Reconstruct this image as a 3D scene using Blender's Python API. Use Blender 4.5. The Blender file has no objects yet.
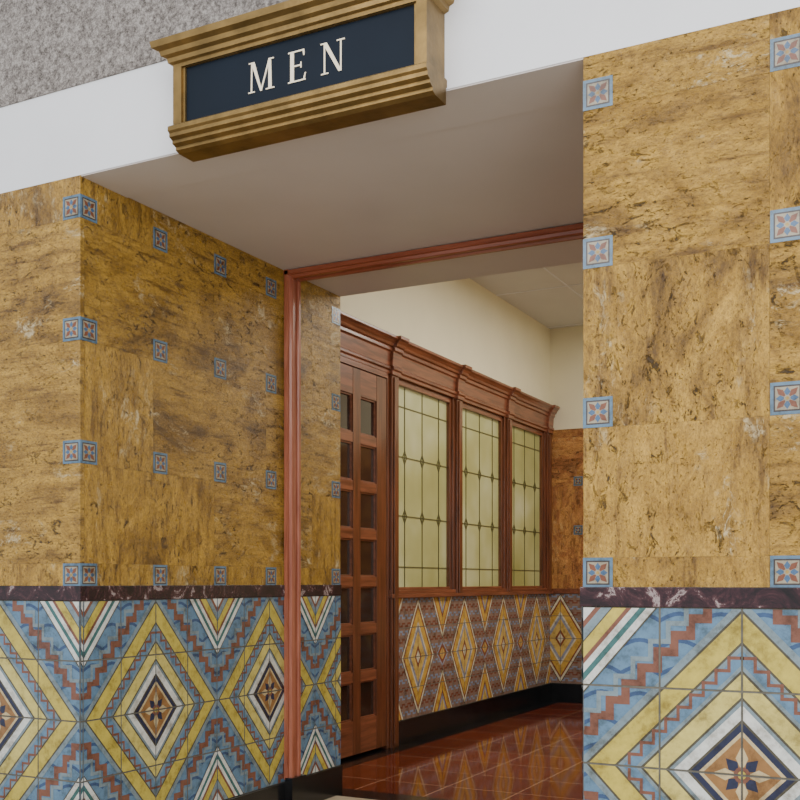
import bpy, math, random
from mathutils import Vector
random.seed(7)
scene=bpy.context.scene
def lin(h,sat=1.0,g=1.0):
    h=h.lstrip('#'); c=[int(h[i:i+2],16)/255 for i in (0,2,4)]
    c=[(x/12.92 if x<=.04045 else ((x+.055)/1.055)**2.4) for x in c]
    l=.3*c[0]+.6*c[1]+.1*c[2]
    return tuple(max(0,min(1,(l+(x-l)*sat)*g)) for x in c)+(1,)
# ---------------------------------------------------------------- materials
def mat(name):
    m=bpy.data.materials.new(name); m.use_nodes=True
    nt=m.node_tree; b=nt.nodes['Principled BSDF']
    return m,nt,b
def N(nt,t,**k):
    n=nt.nodes.new(t)
    for a,v in k.items():
        if a in n.inputs.keys(): n.inputs[a].default_value=v
        else: setattr(n,a,v)
    return n
def ramp(nt,stops):
    r=nt.nodes.new('ShaderNodeValToRGB'); e=r.color_ramp.elements
    while len(e)<len(stops): e.new(.5)
    for i,(p,c) in enumerate(stops):
        e[i].position=p; e[i].color=c
    return r
def mixc(nt,mode,fac,a,b):
    n=nt.nodes.new('ShaderNodeMix'); n.data_type='RGBA'; n.blend_type=mode
    for s,v in ((0,fac),(6,a),(7,b)):
        if hasattr(v,'is_linked') or isinstance(v,bpy.types.NodeSocket): nt.links.new(v,n.inputs[s])
        else: n.inputs[s].default_value=v
    return n.outputs[2]
def bump(nt,b,h,strength=.3,dist=.01):
    n=nt.nodes.new('ShaderNodeBump'); n.inputs['Strength'].default_value=strength; n.inputs['Distance'].default_value=dist
    nt.links.new(h,n.inputs['Height']); nt.links.new(n.outputs[0],b.inputs['Normal'])
def simple(name,col,rough=.5,metal=0,nscale=0,namp=.1,bstr=0,bscale=200,coat=0,spec=.5):
    m,nt,b=mat(name); b.inputs['Roughness'].default_value=rough; b.inputs['Metallic'].default_value=metal
    b.inputs['Coat Weight'].default_value=coat; b.inputs['Specular IOR Level'].default_value=spec
    tc=N(nt,'ShaderNodeTexCoord')
    n=N(nt,'ShaderNodeTexNoise',Scale=nscale or 5.0,Detail=5.0); nt.links.new(tc.outputs['Object'],n.inputs['Vector'])
    lo=tuple(x*(1-namp) for x in col[:3])+(1,); hi=tuple(min(1,x*(1+namp)) for x in col[:3])+(1,)
    r=ramp(nt,[(.3,lo),(.7,hi)]); nt.links.new(n.outputs[0],r.inputs[0]); nt.links.new(r.outputs[0],b.inputs['Base Color'])
    if bstr:
        n2=N(nt,'ShaderNodeTexNoise',Scale=bscale,Detail=4.0); nt.links.new(tc.outputs['Object'],n2.inputs['Vector'])
        bump(nt,b,n2.outputs[0],bstr,.004)
    return m
def travertine(name,dark,mid,light,cream):
    m,nt,b=mat(name); L=nt.links.new
    tc=N(nt,'ShaderNodeTexCoord'); geo=N(nt,'ShaderNodeNewGeometry')
    rnd=geo.outputs['Random Per Island']
    off=N(nt,'ShaderNodeCombineXYZ')
    mu=N(nt,'ShaderNodeMath',operation='MULTIPLY'); L(rnd,mu.inputs[0]); mu.inputs[1].default_value=37.
    for i in range(3): L(mu.outputs[0],off.inputs[i])
    add=N(nt,'ShaderNodeVectorMath',operation='ADD'); L(tc.outputs['Object'],add.inputs[0]); L(off.outputs[0],add.inputs[1])
    gt=N(nt,'ShaderNodeMath',operation='GREATER_THAN'); L(rnd,gt.inputs[0]); gt.inputs[1].default_value=.5
    def coords(sh,sv):
        a=N(nt,'ShaderNodeMapping'); a.inputs['Scale'].default_value=sh; L(add.outputs[0],a.inputs[0])
        b_=N(nt,'ShaderNodeMapping'); b_.inputs['Scale'].default_value=sv; L(add.outputs[0],b_.inputs[0])
        mv=N(nt,'ShaderNodeMix'); mv.data_type='VECTOR'; L(gt.outputs[0],mv.inputs[0]); L(a.outputs[0],mv.inputs[4]); L(b_.outputs[0],mv.inputs[5])
        return mv.outputs[1]
    V=coords((1,1,1.9),(1.7,1.7,1))
    V2=coords((1,1,8),(6,6,1.1))
    def noise(s,d,ro=.6,dist=0.,v=None):
        n=N(nt,'ShaderNodeTexNoise',Scale=s,Detail=d,Roughness=ro,Distortion=dist); L(v or V,n.inputs['Vector']); return n.outputs[0]
    n1=noise(2.6,14,.72,.6)
    r=ramp(nt,[(.34,dark),(.45,mid),(.55,light),(.62,mid),(.72,light)]); L(n1,r.inputs[0])
    c=r.outputs[0]
    ns=noise(4.0,10,.72,.3,V2)
    g=ramp(nt,[(.36,(.46,.40,.32,1)),(.45,(.92,.90,.87,1)),(.64,(1.28,1.28,1.28,1))]); L(ns,g.inputs[0]); c=mixc(nt,'MULTIPLY',1.,c,g.outputs[0])
    n2=noise(80.,6,.85)
    g=ramp(nt,[(.36,(.48,.44,.38,1)),(.50,(1,1,1,1)),(.66,(1.3,1.3,1.3,1))]); L(n2,g.inputs[0])
    c=mixc(nt,'MULTIPLY',1.,c,g.outputs[0])
    # pale abraded patches
    n3=noise(13.,13,.85,.6)
    s=ramp(nt,[(.52,(0,0,0,1)),(.57,(1,1,1,1))]); L(n3,s.inputs[0])
    nm=noise(2.1,5,.65,.5)
    sm=ramp(nt,[(.54,(0,0,0,1)),(.62,(.9,.9,.9,1))]); L(nm,sm.inputs[0])
    sc=mixc(nt,'MULTIPLY',1.,s.outputs[0],sm.outputs[0])
    c=mixc(nt,'MIX',sc,c,cream)
    # ragged pits, clustered, two sizes
    n5=noise(2.4,6,.7,.3)
    pm=ramp(nt,[(.44,(0,0,0,1)),(.56,(1,1,1,1))]); L(n5,pm.inputs[0])
    n4=noise(18.,12,.8,.8)
    p=ramp(nt,[(.405,(1,1,1,1)),(.435,(0,0,0,1))]); L(n4,p.inputs[0])
    pp=mixc(nt,'MULTIPLY',1.,p.outputs[0],pm.outputs[0])
    n6=noise(60.,6,.8,.5)
    p2=ramp(nt,[(.36,(1,1,1,1)),(.40,(0,0,0,1))]); L(n6,p2.inputs[0])
    pp=mixc(nt,'LIGHTEN',1.,pp,p2.outputs[0])
    c=mixc(nt,'MIX',pp,c,tuple(x*.42 for x in dark[:3])+(1,))
    mr=N(nt,'ShaderNodeMapRange'); L(rnd,mr.inputs[0]); mr.inputs['To Min'].default_value=.95; mr.inputs['To Max'].default_value=1.07
    cb=N(nt,'ShaderNodeCombineColor'); [L(mr.outputs[0],cb.inputs[i]) for i in range(3)]
    c=mixc(nt,'MULTIPLY',1.,c,cb.outputs[0])
    L(c,b.inputs['Base Color'])
    rr=N(nt,'ShaderNodeMapRange'); L(n3,rr.inputs[0]); rr.inputs['From Min'].default_value=.35; rr.inputs['From Max'].default_value=.65; rr.inputs['To Min'].default_value=.2; rr.inputs['To Max'].default_value=.48
    L(rr.outputs[0],b.inputs['Roughness'])
    inv=N(nt,'ShaderNodeMath',operation='SUBTRACT'); inv.inputs[0].default_value=1.; L(pp,inv.inputs[1])
    ad=N(nt,'ShaderNodeMath',operation='MULTIPLY_ADD'); L(n3,ad.inputs[0]); ad.inputs[1].default_value=1.2; L(inv.outputs[0],ad.inputs[2])
    bump(nt,b,ad.outputs[0],.85,.006)
    return m
def glazed(name,rough=.25):
    m,nt,b=mat(name); L=nt.links.new
    at=N(nt,'ShaderNodeAttribute'); at.attribute_name='Col'
    tc=N(nt,'ShaderNodeTexCoord')
    n=N(nt,'ShaderNodeTexNoise',Scale=16.,Detail=8.,Roughness=.75); L(tc.outputs['Object'],n.inputs['Vector'])
    g=ramp(nt,[(.34,(.48,.44,.38,1)),(.5,(.93,.92,.90,1)),(.68,(1.15,1.15,1.12,1))]); L(n.outputs[0],g.inputs[0])
    c=mixc(nt,'MULTIPLY',1.,at.outputs['Color'],g.outputs[0])
    L(c,b.inputs['Base Color']); b.inputs['Roughness'].default_value=rough
    bump(nt,b,n.outputs[0],.2,.004)
    return m
def wood(name,dark,light,rough=.3,axis='Z'):
    m,nt,b=mat(name); L=nt.links.new
    tc=N(nt,'ShaderNodeTexCoord'); mp=N(nt,'ShaderNodeMapping')
    mp.inputs['Scale'].default_value={'Z':(22,22,1.6),'Y':(22,1.6,22),'X':(1.6,22,22)}[axis]
    L(tc.outputs['Object'],mp.inputs[0])
    n=N(nt,'ShaderNodeTexNoise',Scale=1.8,Detail=6.,Roughness=.6,Distortion=.6); L(mp.outputs[0],n.inputs['Vector'])
    r=ramp(nt,[(.3,dark),(.7,light)]); L(n.outputs[0],r.inputs[0]); L(r.outputs[0],b.inputs['Base Color'])
    b.inputs['Roughness'].default_value=rough; b.inputs['Coat Weight'].default_value=.3; b.inputs['Coat Roughness'].default_value=.15
    return m
M={}
M['trav']=travertine('travertine_gold',lin('#5f451a',1.05),lin('#8d6d2e',1.05),lin('#ab8941',1.05),lin('#cbbb94'))
M['trav2']=travertine('travertine_red',lin('#6a4220'),lin('#996238'),lin('#b8854a'),lin('#c7a570'))
M['tile']=glazed('glazed_tile')
M['grout']=simple('grout',lin('#625f56'),.85,nscale=60,namp=.2)
M['white']=simple('painted_plaster',lin('#e4e7ed'),.6,nscale=3,namp=.03,bstr=.1,bscale=120)
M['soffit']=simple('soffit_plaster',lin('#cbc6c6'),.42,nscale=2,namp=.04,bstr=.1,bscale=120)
M['cream']=simple('cream_plaster',lin('#e6dfc2'),.7,nscale=3,namp=.03)
M['ceil']=simple('ceiling_panel',lin('#d2d3d2'),.8,nscale=3,namp=.03)
M['black']=simple('black_marble',lin('#101114'),.18,nscale=6,namp=.5)
M['core']=simple('wall_core',lin('#5a4a30'),.9)
M['gold']=simple('aged_gold',lin('#836b40',1.0),.36,metal=.75,nscale=12,namp=.3,bstr=.15,bscale=60)
M['navy']=simple('navy_sign_face',lin('#121c28'),.5,nscale=3,namp=.15,spec=.15)
M['letter']=simple('gilt_letter',lin('#fff0d6'),.4,metal=.0,nscale=30,namp=.05)
M['lead']=simple('lead_came',lin('#67633c'),.5,metal=.4)
M['woodv']=wood('mahogany_vertical',lin('#42210f'),lin('#7c4427',.95))
M['woodh']=wood('mahogany_horizontal',lin('#542b19'),lin('#905337',.95),axis='Y')
M['red_v']=wood('red_trim_vertical',lin('#86442f'),lin('#b57058'),.25)
M['red_h']=wood('red_trim_horizontal',lin('#7c3a26'),lin('#a25c42'),.28,'X')
M['pane']=simple('dark_pane',lin('#30211a'),.06,nscale=3,namp=.4)
M['hall']=simple('hall_stone_floor',lin('#b3a58c'),.3,nscale=5,namp=.2)
m,nt,b=mat('rough_acoustic_plaster'); L=nt.links.new
tc=N(nt,'ShaderNodeTexCoord'); n=N(nt,'ShaderNodeTexNoise',Scale=60.,Detail=7.,Roughness=.85); L(tc.outputs['Object'],n.inputs['Vector'])
r=ramp(nt,[(.38,lin('#4c4643')),(.5,lin('#8b8581')),(.62,lin('#b9b4b0'))]); L(n.outputs[0],r.inputs[0]); L(r.outputs[0],b.inputs['Base Color'])
b.inputs['Roughness'].default_value=.95; bump(nt,b,n.outputs[0],.8,.01); M['rough']=m
m,nt,b=mat('maroon_marble'); L=nt.links.new
tc=N(nt,'ShaderNodeTexCoord'); n=N(nt,'ShaderNodeTexNoise',Scale=9.,Detail=9.,Roughness=.75,Distortion=1.5); L(tc.outputs['Object'],n.inputs['Vector'])
r=ramp(nt,[(.36,lin('#141013')),(.5,lin('#2f1a21')),(.57,lin('#4a2d31')),(.61,lin('#a89a9a')),(.66,lin('#3a2026'))]); L(n.outputs[0],r.inputs[0]); L(r.outputs[0],b.inputs['Base Color'])
b.inputs['Roughness'].default_value=.2; M['maroon']=m
m,nt,b=mat('red_tile_floor'); L=nt.links.new
tc=N(nt,'ShaderNodeTexCoord'); br=N(nt,'ShaderNodeTexBrick'); br.offset=0.; br.squash=1.
for k,v in {'Scale':1.,'Mortar Size':.005,'Brick Width':.4,'Row Height':.4,'Color1':lin('#5f2412'),'Color2':lin('#743019'),'Mortar':lin('#a47a62')}.items(): br.inputs[k].default_value=v
L(tc.outputs['Object'],br.inputs['Vector'])
n=N(nt,'ShaderNodeTexNoise',Scale=30.,Detail=7.,Roughness=.7); L(tc.outputs['Object'],n.inputs['Vector'])
g=ramp(nt,[(.3,(.7,.65,.6,1)),(.7,(1.2,1.2,1.2,1))]); L(n.outputs[0],g.inputs[0])
L(mixc(nt,'MULTIPLY',1.,br.outputs[0],g.outputs[0]),b.inputs['Base Color']); b.inputs['Roughness'].default_value=.07; b.inputs['IOR'].default_value=1.75; M['redfloor']=m
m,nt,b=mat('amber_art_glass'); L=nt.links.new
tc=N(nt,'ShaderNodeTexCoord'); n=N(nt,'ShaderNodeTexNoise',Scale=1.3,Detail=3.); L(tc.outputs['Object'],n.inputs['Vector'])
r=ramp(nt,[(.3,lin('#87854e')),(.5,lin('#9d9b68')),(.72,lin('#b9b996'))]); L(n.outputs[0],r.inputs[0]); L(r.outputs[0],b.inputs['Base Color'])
L(r.outputs[0],b.inputs['Emission Color']); b.inputs['Emission Strength'].default_value=.28; b.inputs['Roughness'].default_value=.25; M['glass']=m  # emission put into the glass colour imitates light behind the panes
# ---------------------------------------------------------------- mesh builder
class MB:
    def __init__(s): s.v=[];s.f=[];s.m=[];s.c=[];s.mats=[]
    def mi(s,k):
        if k not in s.mats: s.mats.append(k)
        return s.mats.index(k)
    def poly(s,pts,k,nrm=None,col=(1,1,1,1)):
        pts=[Vector(p) for p in pts]
        if nrm is not None:
            a=Vector((0,0,0))
            for i in range(len(pts)): a+=(pts[i]-pts[0]).cross(pts[(i+1)%len(pts)]-pts[0])
            if a.dot(Vector(nrm))<0: pts=pts[::-1]
        b=len(s.v); s.v+= [tuple(p) for p in pts]; s.f.append(tuple(range(b,b+len(pts)))); s.m.append(s.mi(k)); s.c.append(col)
    def box(s,x0,x1,y0,y1,z0,z1,k,col=(1,1,1,1)):
        x0,x1=sorted((x0,x1));y0,y1=sorted((y0,y1));z0,z1=sorted((z0,z1))
        b=len(s.v); s.v+=[(x,y,z) for z in (z0,z1) for y in (y0,y1) for x in (x0,x1)]
        for f in ((0,2,3,1),(4,5,7,6),(0,1,5,4),(2,6,7,3),(0,4,6,2),(1,3,7,5)):
            s.f.append(tuple(b+i for i in f)); s.m.append(s.mi(k)); s.c.append(col)
    def prism(s,base,vec,k):
        base=[Vector(p) for p in base]; vec=Vector(vec); n=len(base)
        a=Vector((0,0,0))
        for i in range(n): a+=(base[i]-base[0]).cross(base[(i+1)%n]-base[0])
        if a.dot(vec)>0: base=base[::-1]
        b=len(s.v); s.v+=[tuple(p) for p in base]+[tuple(p+vec) for p in base]
        s.f.append(tuple(range(b,b+n))); s.f.append(tuple(range(b+2*n-1,b+n-1,-1)))
        for i in range(n):
            j=(i+1)%n; s.f.append((b+j,b+i,b+n+i,b+n+j))
        for _ in range(n+2): s.m.append(s.mi(k)); s.c.append((1,1,1,1))
    def obj(s,name,parent=None,bevel=0):
        me=bpy.data.meshes.new(name); me.from_pydata(s.v,[],s.f)
        for k in s.mats: me.materials.append(M[k])
        me.polygons.foreach_set('material_index',s.m)
        at=me.color_attributes.new('Col','FLOAT_COLOR','CORNER')
        data=[]
        for f,c in zip(s.f,s.c): data+=list(c)*len(f)
        at.data.foreach_set('color',data); me.update()
        o=bpy.data.objects.new(name,me); scene.collection.objects.link(o)
        if parent: o.parent=parent
        if bevel:
            b=o.modifiers.new('bevel','BEVEL'); b.width=bevel; b.segments=2; b.limit_method='ANGLE'
        return o
class W:
    def __init__(s,org,ua,n): s.o=Vector(org);s.u=Vector(ua);s.n=Vector(n)
    def p(s,a,z,d=0): return s.o+s.u*a+s.n*d+Vector((0,0,z))
    def box(s,mb,a0,a1,z0,z1,d0,d1,k,col=(1,1,1,1)):
        p=s.p(a0,z0,d0);q=s.p(a1,z1,d1); mb.box(p.x,q.x,p.y,q.y,p.z,q.z,k,col)
    def poly(s,mb,pts,d,k,col): mb.poly([s.p(a,z,d) for a,z in pts],k,s.n,col)
H=1.10; YF=2.913; XL=-2.817; XR=-.921; YB=4.777; ZS=2.585; XW=-3.30; YE=9.43; ZC=3.45; XRR=.2
front=W((0,YF,0),(1,0,0),(0,-1,0))
passL=W((XL,0,0),(0,1,0),(1,0,0))
passR=W((XR,0,0),(0,1,0),(-1,0,0))
winw=W((XW,0,0),(0,1,0),(1,0,0))
far=W((0,YE,0),(1,0,0),(0,-1,0))
# ---------------------------------------------------------------- tile pattern
def clip(poly,x0,x1,y0,y1):
    def cut(P,ins,inter):
        out=[]
        for i in range(len(P)):
            a=P[i];b=P[(i+1)%len(P)]
            ia,ib=ins(a),ins(b)
            if ia: out.append(a)
            if ia!=ib: out.append(inter(a,b))
        return out
    def ix(c): return lambda a,b:(c,a[1]+(b[1]-a[1])*(c-a[0])/(b[0]-a[0]))
    def iy(c): return lambda a,b:(a[0]+(b[0]-a[0])*(c-a[1])/(b[1]-a[1]),c)
    P=poly
    for ins,it in ((lambda p:p[0]>=x0,ix(x0)),(lambda p:p[0]<=x1,ix(x1)),(lambda p:p[1]>=y0,iy(y0)),(lambda p:p[1]<=y1,iy(y1))):
        P=cut(P,ins,it)
        if len(P)<3: return []
    return P
def rings(cx,cy,rx,ry,s0,s1):
    c=[(rx,0),(0,ry),(-rx,0),(0,-ry)]; out=[]
    for i in range(4):
        a=c[i];b=c[(i+1)%4]
        if s0<=0: out.append([(cx,cy),(cx+a[0]*s1,cy+a[1]*s1),(cx+b[0]*s1,cy+b[1]*s1)])
        else: out.append([(cx+a[0]*s0,cy+a[1]*s0),(cx+a[0]*s1,cy+a[1]*s1),(cx+b[0]*s1,cy+b[1]*s1),(cx+b[0]*s0,cy+b[1]*s0)])
    return out
def seg(a,b,t):
    dx,dy=b[0]-a[0],b[1]-a[1]; l=math.hypot(dx,dy); dx*=t/2/l;dy*=t/2/l
    a=(a[0]-dx*.9,a[1]-dy*.9); b=(b[0]+dx*.9,b[1]+dy*.9)
    return [(a[0]-dy,a[1]+dx),(b[0]-dy,b[1]+dx),(b[0]+dy,b[1]-dx),(a[0]+dy,a[1]-dx)]
def rect(x0,x1,y0,y1): return [(x0,y0),(x1,y0),(x1,y1),(x0,y1)]
def circ(cx,cy,r,n=14): return [(cx+r*math.cos(2*math.pi*i/n),cy+r*math.sin(2*math.pi*i/n)) for i in range(n)]
PAL1=dict(bg=lin('#5f809e'),bg2=lin('#88a5bb'),wave=lin('#8f6050'),wave2=lin('#3b547c'),yel=lin('#bdad52'),yel2=lin('#c6ba6c'),
 white=lin('#cfd3d2'),teal=lin('#3f6a6c'),navy=lin('#262d49'),rust=lin('#785043'),cream=lin('#bfae88'),line=lin('#4f4c40'),grey=lin('#788a95'),orange=lin('#8f6a42'))
PAL2=dict(bg=lin('#866e64'),bg2=lin('#8f93a6'),wave=lin('#7a4838'),wave2=lin('#7e8ca6'),yel=lin('#c7a14f'),yel2=lin('#ccae64'),
 white=lin('#d0cab4'),teal=lin('#7a6a4a'),navy=lin('#6a3626'),rust=lin('#854c34'),cream=lin('#c8a260'),line=lin('#54402f'),grey=lin('#8a8284'),orange=lin('#a56e3a'))
def cell(p,rx,style):
    P=[]
    def A(l,c,q): P.append((l+.085*(len(P)%9) if l else 0,p[c],q))
    A(0,'bg',rect(-2,2,-2,2))
    if style==1:
        for k in range(12):
            v=-1.83+.333*k; per=.5; n=8; steps=int(4/per*n)
            f=lambda j:(-2+j*per/n, v+.09*abs(math.sin(math.pi*j/n)))
            for i in range(steps): A(1,'wave2',seg(f(i),f(i+1),.05))
    else:
        for k in range(15):
            v=-1.86+.265*k; u=-2.; st=.2; up=k%2; am=.09
            while u<2-1e-6:
                y0=v+(am if up else 0); A(1,'wave' if k%2 else 'wave2',rect(u-.02,u+st+.02,y0-.03,y0+.03)); u+=st
                A(1,'wave' if k%2 else 'wave2',rect(u-.025,u+.025,v-.03,v+am+.03)); up=not up
    A_r=lambda l,c,s0,s1,cx=0,cy=0,x=rx,y=2.0:[A(l,c,q) for q in rings(cx,cy,x,y,s0,s1)]
    def stairs(l,cl,s,n,hw,i0,i1):
        for sx in (-1,1):
            for sy in (-1,1):
                for i in range(i0,i1):
                    t0=i/n; x0=sx*rx*s*t0; y0=sy*2*s*(1-t0); x1=sx*rx*s*(t0+1/n); y1=sy*2*s*(1-t0-1/n)
                    xa,xb=sorted((x0,x1)); ya,yb=sorted((y0,y1))
                    A(l,cl,rect(xa-hw,xb+hw,y0-hw,y0+hw)); A(l,cl,rect(x1-hw,x1+hw,ya+hw,yb-hw))
    if style==1:
        stairs(2,'rust',1.14,11,.055,0,12); stairs(3,'grey',1.24,11,.03,0,12)
        A_r(4,'grey',.99,1.05)
        for c,s0,s1 in (('line',.97,.99),('yel',.80,.97),('line',.78,.80),('grey',.745,.78),('bg',.66,.745),('grey',.63,.66),('line',.61,.63),('yel2',.47,.61),('line',.45,.47),('grey',.42,.45),('white',.335,.42),('line',.315,.335),('navy',.0,.315)): A_r(4,c,s0,s1)
        stairs(5,'rust',.70,9,.02,0,9)
        A_r(6,'cream',0,.265); A_r(7,'orange',0,.235)
        for i in range(8):
            a=i*math.pi/4; d=(math.cos(a),math.sin(a)); r=.36 if i%2==0 else .27
            n=(-d[1],d[0]); w=.075
            A(8,'cream' if i%2==0 else 'navy',[(d[0]*.05,d[1]*.05),(d[0]*r*.55+n[0]*w,d[1]*r*.55+n[1]*w),(d[0]*r,d[1]*r),(d[0]*r*.55-n[0]*w,d[1]*r*.55-n[1]*w)])
        A(9,'rust',circ(0,0,.10)); A(10,'yel',circ(0,0,.05))
        for sx in (-2,2):
            for sy in (-2,2):
                for c,s0,s1 in (('line',.975,1.),('white',.86,.975),('teal',.77,.86),('white',.67,.77),('rust',.60,.67),('yel',.42,.60),('line',.40,.42),('grey',.26,.40),('rust',.18,.26),('white',0,.18)):
                    A_r(9,c,s0,s1,sx,sy,.98,1.12)
    else:
        for c,s0,s1 in (('line',.97,1.),('white',.89,.97),('rust',.83,.89),('yel',.60,.83),('white',.54,.60),('bg2',.44,.54),('yel2',.2,.44),('rust',.12,.2),('white',0,.12)): A_r(2,c,s0,s1)
        for sx in (-2,2):
            for sy in (-2,2):
                for c,s0,s1 in (('line',.97,1.),('white',.86,.97),('orange',.76,.86),('yel',.5,.76),('rust',.42,.5),('bg2',.3,.42),('yel2',0,.3)):
                    A_r(3,c,s0,s1,sx,sy,.9,1.5)
            for c,s0,s1 in (('bg2',.8,1.),('rust',.5,.8),('cream',0,.5)): A_r(2,c,s0,s1,sx,0,.5,.46)
    return P
def wainscot(name,w,a0,a1,z0,z1,ac,tw,pal,parent,rx=1.98,style=1):
    mb=MB(); th=(z1-z0)/4; zc=(z0+z1)/2
    w.box(mb,a0,a1,z0,z1,-.02,.0005,'grout')
    C=cell(pal,rx,style); per=4*tw; g=.013
    i0=math.floor((a0-ac)/per-.5); i1=math.ceil((a1-ac)/per+.5)
    for i in range(i0,i1+1):
        c=ac+i*per
        for (l,col,q) in C:
            xs=[p[0] for p in q];ys=[p[1] for p in q]
            for tx in range(-2,2):
                if max(xs)<=tx or min(xs)>=tx+1: continue
                ca=max(tx+g,(a0-c)/tw); cb=min(tx+1-g,(a1-c)/tw)
                if cb<=ca: continue
                for ty in range(-2,2):
                    if max(ys)<=ty or min(ys)>=ty+1: continue
                    r=clip(q,ca,cb,ty+g,ty+1-g)
                    if len(r)>=3: w.poly(mb,[(c+x*tw,zc+y*th) for x,y in r],.0014+l*.0003,'tile',col)
    return mb.obj(name,parent)
DP=dict(b=lin('#5d7a94'),l=lin('#423c3c'),c=lin('#9c9482'),r=lin('#7a4c3a'),n=lin('#48668a'),y=lin('#a88c50'))
def dots(name,w,As,Zs,parent,s=.085):
    mb=MB(); h=s/2
    for a in As:
        for z in Zs:
            w.box(mb,a-h,a+h,z-h,z+h,-.015,.0012,'tile',DP['b'])
            P=[(1,'l',rect(-.80,.80,-.80,.80)),(2,'c',rect(-.70,.70,-.70,.70))]
            for i in range(8):
                t=i*math.pi/4; d=(math.cos(t),math.sin(t)); n=(-d[1],d[0]); r=.88 if i%2 else .68; wd=.19
                P.append((3+.5*(i%2),'r' if i%2 else 'n',[(d[0]*.08,d[1]*.08),(d[0]*r*.6+n[0]*wd,d[1]*r*.6+n[1]*wd),(d[0]*r,d[1]*r),(d[0]*r*.6-n[0]*wd,d[1]*r*.6-n[1]*wd)]))
            P.append((4.4,'c',circ(0,0,.2))); P.append((5,'y',circ(0,0,.11)))
            for l,c,q in P: w.poly(mb,[(a+x*h,z+y*h) for x,y in q],.0012+l*.0003,'tile',DP[c])
    return mb.obj(name,parent)
ROWS=[1.126,1.577,2.027,2.474]
def cladding(name,w,a0,a1,cols,parent,z0=1.086,z1=ZS,k='trav',skip=0):
    mb=MB(); zs=[z0]+[z for z in (1.1685,1.5345,1.9845,2.4315) if z0<z<z1]+[z1]; g=.0002
    for r in range(len(zs)-1):
        cc=[c for j,c in enumerate(cols) if not skip or (j+r)%2==0]
        cs=[a0]+[c for c in cc if a0<c<a1]+[a1]
        for i in range(len(cs)-1): w.box(mb,cs[i]+g,cs[i+1]-g,zs[r]+g,zs[r+1]-g,-.02,0,k)
    return mb.obj(name,parent)
Z0,Z1,ZB=.148,1.031,1.086
mb=MB(); mb.box(-5.2,XL-.02,YF+.02,YF+.25,0,ZS,'core'); wfl=mb.obj('wall_front_left')
cladding('travertine_blocks',front,-5.2,XL,[-4.38,-3.87,-3.36],wfl)
dots('accent_tiles',front,[XL-.0425,-3.363,-3.867,-4.371],ROWS,wfl)
wainscot('tile_wainscot',front,-5.2,XL,Z0,Z1,XL-.415,.2075,PAL1,wfl)
mb=MB(); front.box(mb,-5.2,XL+.008,Z1,ZB,-.02,.008,'maroon'); mb.obj('marble_band',wfl,.002)
mb=MB(); mb.box(XR+.02,2.2,YF+.02,YF+.25,0,ZS,'core'); wfr=mb.obj('wall_front_right')
cladding('travertine_blocks',front,XR,2.2,[-.418,.086,.59,1.094,1.6],wfr)
dots('accent_tiles',front,[XR+.0425,-.374,.13,.634,1.138],ROWS,wfr)
wainscot('tile_wainscot',front,XR,2.2,Z0,Z1,-.487,.2175,PAL1,wfr)
mb=MB(); front.box(mb,XR-.008,2.2,Z1,ZB,-.02,.008,'maroon'); mb.obj('marble_band',wfr,.002)
mb=MB(); mb.box(XW-.3,XL-.02,YF+.25,YB,0,ZS,'core'); wpl=mb.obj('wall_passage_left')
cladding('travertine_blocks',passL,YF+.021,YB,[3.312,3.708,4.10,4.5],wpl,skip=1)
dots('accent_tiles',passL,[YF+.0425,3.355,3.75,4.14,YB-.045],ROWS,wpl)
wainscot('tile_wainscot',passL,YF,YB,Z0,Z1,3.325,.2,PAL1,wpl)
mb=MB(); passL.box(mb,YF+.02,YB,Z1,ZB,-.02,.008,'maroon'); mb.obj('marble_band',wpl,.002)
mb=MB(); mb.box(XR+.02,XRR+.3,YF+.25,YB,0,ZS,'core'); wpr=mb.obj('wall_passage_right')
cladding('travertine_blocks',passR,YF+.021,YB,[3.312,3.708,4.10,4.5],wpr,skip=1)
dots('accent_tiles',passR,[YF+.0425,3.355,3.75,4.14,YB-.045],ROWS,wpr)
wainscot('tile_wainscot',passR,YF,YB,Z0,Z1,3.325,.2,PAL1,wpr)
mb=MB(); passR.box(mb,YF+.02,YB,Z1,ZB,-.02,.008,'maroon'); mb.obj('marble_band',wpr,.002)
mb=MB(); mb.box(-5.2,2.2,YF,YF+.25,ZS,2.913,'white'); mb.box(-5.2,2.2,YF-.006,YF+.25,2.913,4.3,'rough'); mb.obj('wall_upper')
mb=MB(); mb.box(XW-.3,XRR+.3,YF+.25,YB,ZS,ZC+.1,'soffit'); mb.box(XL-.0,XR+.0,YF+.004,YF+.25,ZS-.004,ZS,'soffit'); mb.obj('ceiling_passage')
def base(name,w,a0,a1,h=Z0,d=.014):
    mb=MB(); w.box(mb,a0,a1,0,h,-.02,d,'black'); return mb.obj(name,None,.003)
base('baseboard_front_left',front,-5.2,XL+.014); base('baseboard_front_right',front,XR-.014,2.2)
base('baseboard_passage_left',passL,YF+.02,YB+.0); base('baseboard_passage_right',passR,YF+.02,YB+.0)
YT0,YT1=4.243,4.352
def prof_pts(d): return [(YT0,0),(YT0,d*.55),(YT0+.012,d*.6),(YT0+.016,d*.95),(YT0+.022,d),(YT0+.034,d),(YT0+.038,d*.72),(YT0+.072,d*.72),(YT0+.076,d),(YT0+.09,d),(YT0+.094,d*.6),(YT1,d*.55),(YT1,0)]
mb=MB(); pr=prof_pts(.036)
mb.prism([(XL+d+.0045,y,.16) for y,d in pr],(0,0,ZS-.16),'red_v')
mb.prism([(XR-d-.0045,y,.16) for y,d in pr],(0,0,ZS-.16),'red_v')
mb.prism([(XL+.0,y,ZS-.004-d) for y,d in pr],(XR-XL,0,0),'red_h')
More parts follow.
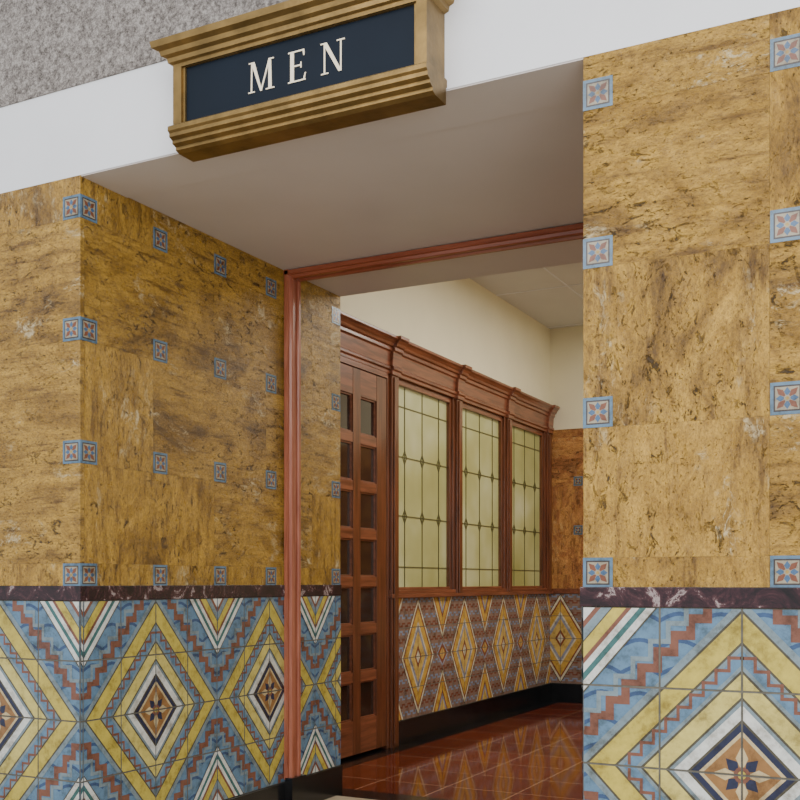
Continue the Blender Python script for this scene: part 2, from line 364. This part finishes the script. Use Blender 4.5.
mb.box(XL+.0145,XL+.055,YT0-.006,YT1+.006,0,.17,'black'); mb.box(XR-.0145,XR-.055,YT0-.006,YT1+.006,0,.17,'black')
mb.obj('trim_doorway_frame')
# ---------------------------------------------------------------- inner room
mb=MB(); mb.box(XW-.2,XW,YB,YE+.2,2.72,ZC,'cream'); wl=mb.obj('wall_left')
mb=MB(); mb.box(XW-.2,XW-.02,6.22,YE+.2,0,1.0,'core'); mb.obj('dado_core',wl)
wainscot('tile_wainscot',winw,6.25,YE,.163,.995,6.66,.2,PAL2,wl,1.3,2)
base('baseboard_left',winw,6.27,YE,.163)
mb=MB(); mb.box(XW,XRR,YE+.02,YE+.2,0,ZC,'cream'); far.box(mb,XW,XRR,2.51,ZC,-.02,0,'cream'); wf=mb.obj('wall_back')
cladding('travertine_blocks',far,XW+.0,XRR,[-2.75,-2.25,-1.75,-1.2,-.6],wf,1.04,2.51,'trav2')
dots('accent_tiles',far,[-3.03,-2.5,-2.0,-1.5,-1.0],[1.577,2.027],wf)
wainscot('tile_wainscot',far,XW,XRR,.163,.995,XW+.1,.2,PAL2,wf,1.3,2)
mb=MB(); far.box(mb,XW,XRR,.995,1.04,-.02,.01,'woodh'); mb.obj('dado_rail',wf)
base('baseboard_back',far,XW+.014,XRR,.163)
mb=MB(); mb.box(XRR,XRR+.15,YB,YE+.2,0,ZC,'cream'); mb.obj('wall_right')
mb=MB(); mb.box(XW-.2,XRR+.3,YB,YE+.3,ZC,ZC+.1,'ceil')
for y in (5.6,6.85,8.1,9.35): mb.box(XW,XRR,y,y+.012,ZC-.004,ZC,'white')
for x in (-2.7,-1.5,-.3): mb.box(x,x+.012,YB,YE,ZC-.004,ZC,'white')
mb.obj('ceiling')
def entab(mb,y0,y1,o=0.0,k='woodh'):
    pr=[(-.1,2.718),(.075,2.718),(.075,2.700),(.062,2.69),(.048,2.672),(.042,2.655),(.030,2.650),(.030,2.628),(.018,2.620),(.012,2.53),(.022,2.523),(.022,2.505),(.012,2.498),(.012,2.476),(-.1,2.476)]
    pr=[(d+(o if d>0 else 0),z+(.004 if (o and z>2.7) else 0)-(.006 if (o and z<2.48) else 0)) for d,z in pr]
    mb.prism([(XW+d,y0,z) for d,z in pr],(0,y1-y0,0),k)
mb=MB(); entab(mb,YB+.0,YE)
PC=[6.28,7.33,8.36,9.36]
for c in PC: entab(mb,c-.062,c+.062,.022)
entab(mb,4.9,5.0,.022)
for c in PC:
    zb=.0 if c<6.4 else 1.0; e=min(c+.085,YE)
    mb.box(XW-.10,XW+.004,c-.085,e,zb,2.478,'woodv')
    mb.box(XW+.004,XW+.022,c-.05,c+.05,zb,2.474,'woodv')
    mb.box(XW+.022,XW+.032,c-.028,c+.028,zb+.02,2.46,'woodv')
mb.box(XW-.10,XW+.02,4.80,5.13,0,2.478,'woodv')
mb.box(XW-.1,XW+.03,6.22,YE,.992,1.02,'woodh'); mb.box(XW-.1,XW+.012,6.22,YE,1.02,1.045,'woodh')
mb.obj('trim_window_surround',None,.003)
def window(i,y0,y1):
    z0,z1=1.045,2.476; xg=XW-.04
    mb=MB(); t=.025
    mb.box(XW-.09,XW-.012,y0,y0+t,z0,z1,'woodv'); mb.box(XW-.09,XW-.012,y1-t,y1,z0,z1,'woodv')
    mb.box(XW-.09,XW-.012,y0+t,y1-t,z0,z0+.02,'woodh'); mb.box(XW-.09,XW-.012,y0+t,y1-t,z1-.04,z1,'woodh')
    o=mb.obj('window_%d'%i,None,.002)
    a0,a1,b0,b1=y0+t,y1-t,z0+.02,z1-.04
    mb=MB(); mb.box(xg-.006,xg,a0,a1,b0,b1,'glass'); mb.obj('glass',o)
    mb=MB(); w=a1-a0; h=b1-b0; e=.004
    def bar(p,q,t=.008):
        s=seg(p,q,t); mb.prism([(xg+.0005,a,z) for a,z in s],(e,0,0),'lead')
    vs=[a0+w*f for f in (.17,.5,.83)]
    for v in vs: bar((v,b0),(v,b1))
    hs=[b0+h*f for f in (.1,.355,.65,.9)]
    for z in hs: bar((a0,z),(a1,z))
    for v in vs:
        for j,z in enumerate(hs):
            if j in (1,2):
                dw,dh=.03,.045
                for p,q in (((v-dw,z),(v,z+dh)),((v,z+dh),(v+dw,z)),((v+dw,z),(v,z-dh)),((v,z-dh),(v-dw,z))): bar(p,q,.007)
    mb.obj('lead_cames',o)
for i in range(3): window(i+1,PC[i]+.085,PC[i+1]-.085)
mb=MB(); dy0,dy1=5.13,6.195; X0=XW-.05; X1=XW+.0; dz0,dz1=.02,2.44
cols=[(5.232,5.444),(5.54,5.752),(5.848,6.060)]
rz=[(.235+.3*i,.235+.3*i+.235) for i in range(7)]
xs=[dy0]+[v for c in cols for v in c]+[dy1]
for i in range(0,len(xs),2): mb.box(X0,X1,xs[i],xs[i+1],dz0,dz1,'woodv')
zz=[dz0]+[v for r in rz for v in r]+[dz1]
for c in cols:
    for i in range(0,len(zz),2): mb.box(X0,X1-.0015,c[0],c[1],zz[i],zz[i+1],'woodh')
    for r in rz:
        t=.01
        for q in ((c[0],c[0]+t,r[0],r[1]),(c[1]-t,c[1],r[0],r[1]),(c[0]+t,c[1]-t,r[0],r[0]+t),(c[0]+t,c[1]-t,r[1]-t,r[1])): mb.box(X0+.02,X1-.01,*q,'woodh')
door=mb.obj('door_1',None,.002)
mb=MB()
for c in cols:
    for r in rz: mb.box(X0+.022,X0+.028,c[0],c[1],r[0],r[1],'pane')
mb.obj('panes',door)
mb=MB(); mb.box(X1,X1+.004,5.15,5.20,.95,1.2,'gold'); mb.prism([(X1+.004,5.175+.012*math.cos(t),1.08+.012*math.sin(t)) for t in [k*math.pi/5 for k in range(10)]],(.05,0,0),'gold'); mb.obj('handle',door)
mb=MB(); mb.box(XW-.09,XW+.01,5.13,6.195,2.442,2.476,'woodh'); mb.box(XW-.2,XW-.095,4.8,6.22,0,2.476,'woodv'); mb.obj('trim_door_head')
mb=MB(); mb.box(XW-.2,XW-.105,6.22,YE+.2,1.0,2.72,'cream'); mb.box(XW-.105,XW-.1,YB,YE,2.476,2.72,'cream'); mb.obj('wall_left_backing')
mb=MB(); mb.box(-5.2,2.2,-2.5,4.72,-.1,0,'hall'); mb.obj('floor_hall')
mb=MB(); mb.box(XW-.2,XRR+.3,4.72,4.90,-.1,.0,'black'); mb.obj('floor_threshold')
mb=MB(); mb.box(XW-.2,XRR+.3,4.90,YE+.2,-.1,0,'redfloor'); mb.box(XW-.2,XW+.13,4.90,YE,0,.0015,'black'); mb.box(XW+.13,XRR,YE-.13,YE,0,.0015,'black'); mb.obj('floor')
# ---------------------------------------------------------------- sign
sx0,sx1,syf=-2.287,-1.353,2.80
mb=MB()
mb.box(sx0,sx1,syf+.012,YF,2.60,2.82,'gold')
def frm(x0,x1,z0,z1,t,y0,y1):
    mb.box(x0,x0+t,y0,y1,z0,z1,'gold'); mb.box(x1-t,x1,y0,y1,z0,z1,'gold'); mb.box(x0+t,x1-t,y0,y1,z0,z0+t*.55,'gold'); mb.box(x0+t,x1-t,y0,y1,z1-t*.55,z1,'gold')
frm(sx0,sx1,2.597,2.82,.034,syf-.012,syf+.012); frm(sx0+.034,sx1-.034,2.612,2.806,.010,syf-.004,syf+.011)
low=[(YF,2.612),(syf-.018,2.612),(syf-.03,2.604),(syf-.03,2.590),(syf-.022,2.584),(syf-.022,2.572),(syf-.006,2.566),(syf-.006,2.556),(syf+.012,2.550),(syf+.012,2.540),(syf+.03,2.534),(YF-.008,2.534),(YF-.008,2.584),(YF,2.59)]
mb.prism([(sx0-.008,y,z) for y,z in low],(sx1-sx0+.016,0,0),'gold')
up=[(2.812,0),(2.818,.014),(2.832,.016),(2.838,.030),(2.852,.034),(2.860,.052),(2.880,.056),(2.884,.050)]
ringsv=[]
for z,o in up: ringsv.append([(sx0-o,YF,z),(sx0-o,syf-.008-o,z),(sx1+o,syf-.008-o,z),(sx1+o,YF,z)])
for a,b2 in zip(ringsv,ringsv[1:]):
    for i in range(3): mb.poly([a[i],a[i+1],b2[i+1],b2[i]],'gold')
mb.poly(ringsv[-1],'gold'); mb.poly(ringsv[0],'gold')
sign=mb.obj('restroom_sign')
mb=MB(); mb.box(sx0+.034,sx1-.034,syf+.004,syf+.0115,2.612,2.806,'navy'); mb.obj('sign_face',sign)
L_M=[[(.09,0),(.14,0),(.16,1),(.11,1)],[(.10,1),(.24,1),(.54,.0),(.47,.0)],[(.47,0),(.52,.0),(.86,1),(.80,1)],[(.79,0),(.92,0),(.89,1),(.79,1)],
 rect(0,.25,0,.04),rect(.69,1.02,0,.04),rect(.02,.2,.96,1),rect(.8,1.0,.96,1)]
L_E=[rect(.08,.22,0,1),rect(0,.62,.955,1),rect(0,.66,0,.045),rect(.2,.5,.49,.535),[(.58,.80),(.62,.80),(.62,1),(.55,1)],[(.62,0),(.56,0),(.64,.24),(.68,.24)],rect(.47,.51,.42,.61)]
L_N=[rect(.12,.17,0,1),[(.08,1),(.23,1),(.78,0),(.66,0)],rect(.72,.77,0,1),rect(.02,.29,0,.04),rect(0,.2,.96,1),rect(.60,.89,.96,1)]
mb=MB(); hh=.097
for L_,x0 in ((L_M,-1.993),(L_E,-1.842),(L_N,-1.723)):
    for i,q in enumerate(L_): mb.prism([(x0+a*hh,syf+.0035,2.661+z*hh) for a,z in q],(0,-.002-.00012*i,0),'letter')
mb.obj('letters_men',sign)
# ---------------------------------------------------------------- light
def area(name,loc,tgt,sx,sy,e,col):
    l=bpy.data.lights.new(name,'AREA'); l.shape='RECTANGLE'; l.size=sx; l.size_y=sy; l.energy=e; l.color=col
    o=bpy.data.objects.new(name,l); o.location=loc; o.rotation_euler=(Vector(tgt)-Vector(loc)).to_track_quat('-Z','Y').to_euler(); scene.collection.objects.link(o); return o
area('hall_overhead_fill',(-1.5,-2.2,4.2),(-1.5,3,1.2),6,3,200,(1,.98,.95))  # unseen broad area lamp, added because world light alone looks flat
area('hall_side_fill',(2.0,-1.5,2.0),(-2.8,4.0,1.6),2.5,3,195,(1,.98,.95))  # unseen fill lamp added to brighten the left passage wall and soffit
area('ceiling_lamp',(-1.5,7.2,3.40),(-1.5,7.2,0),1.2,3.2,108,(1,.95,.85))
w=bpy.data.worlds.new('World'); scene.world=w; w.use_nodes=True
w.node_tree.nodes['Background'].inputs[0].default_value=(.95,.97,1,1); w.node_tree.nodes['Background'].inputs[1].default_value=.92
cam=bpy.data.cameras.new('camera'); co=bpy.data.objects.new('camera',cam); scene.collection.objects.link(co)
co.location=(0,0,H); co.rotation_euler=(math.radians(90),0,math.radians(27.32)); cam.sensor_width=36; cam.lens=1064/800*36; cam.shift_y=.2275
cam.clip_start=.05; scene.camera=co
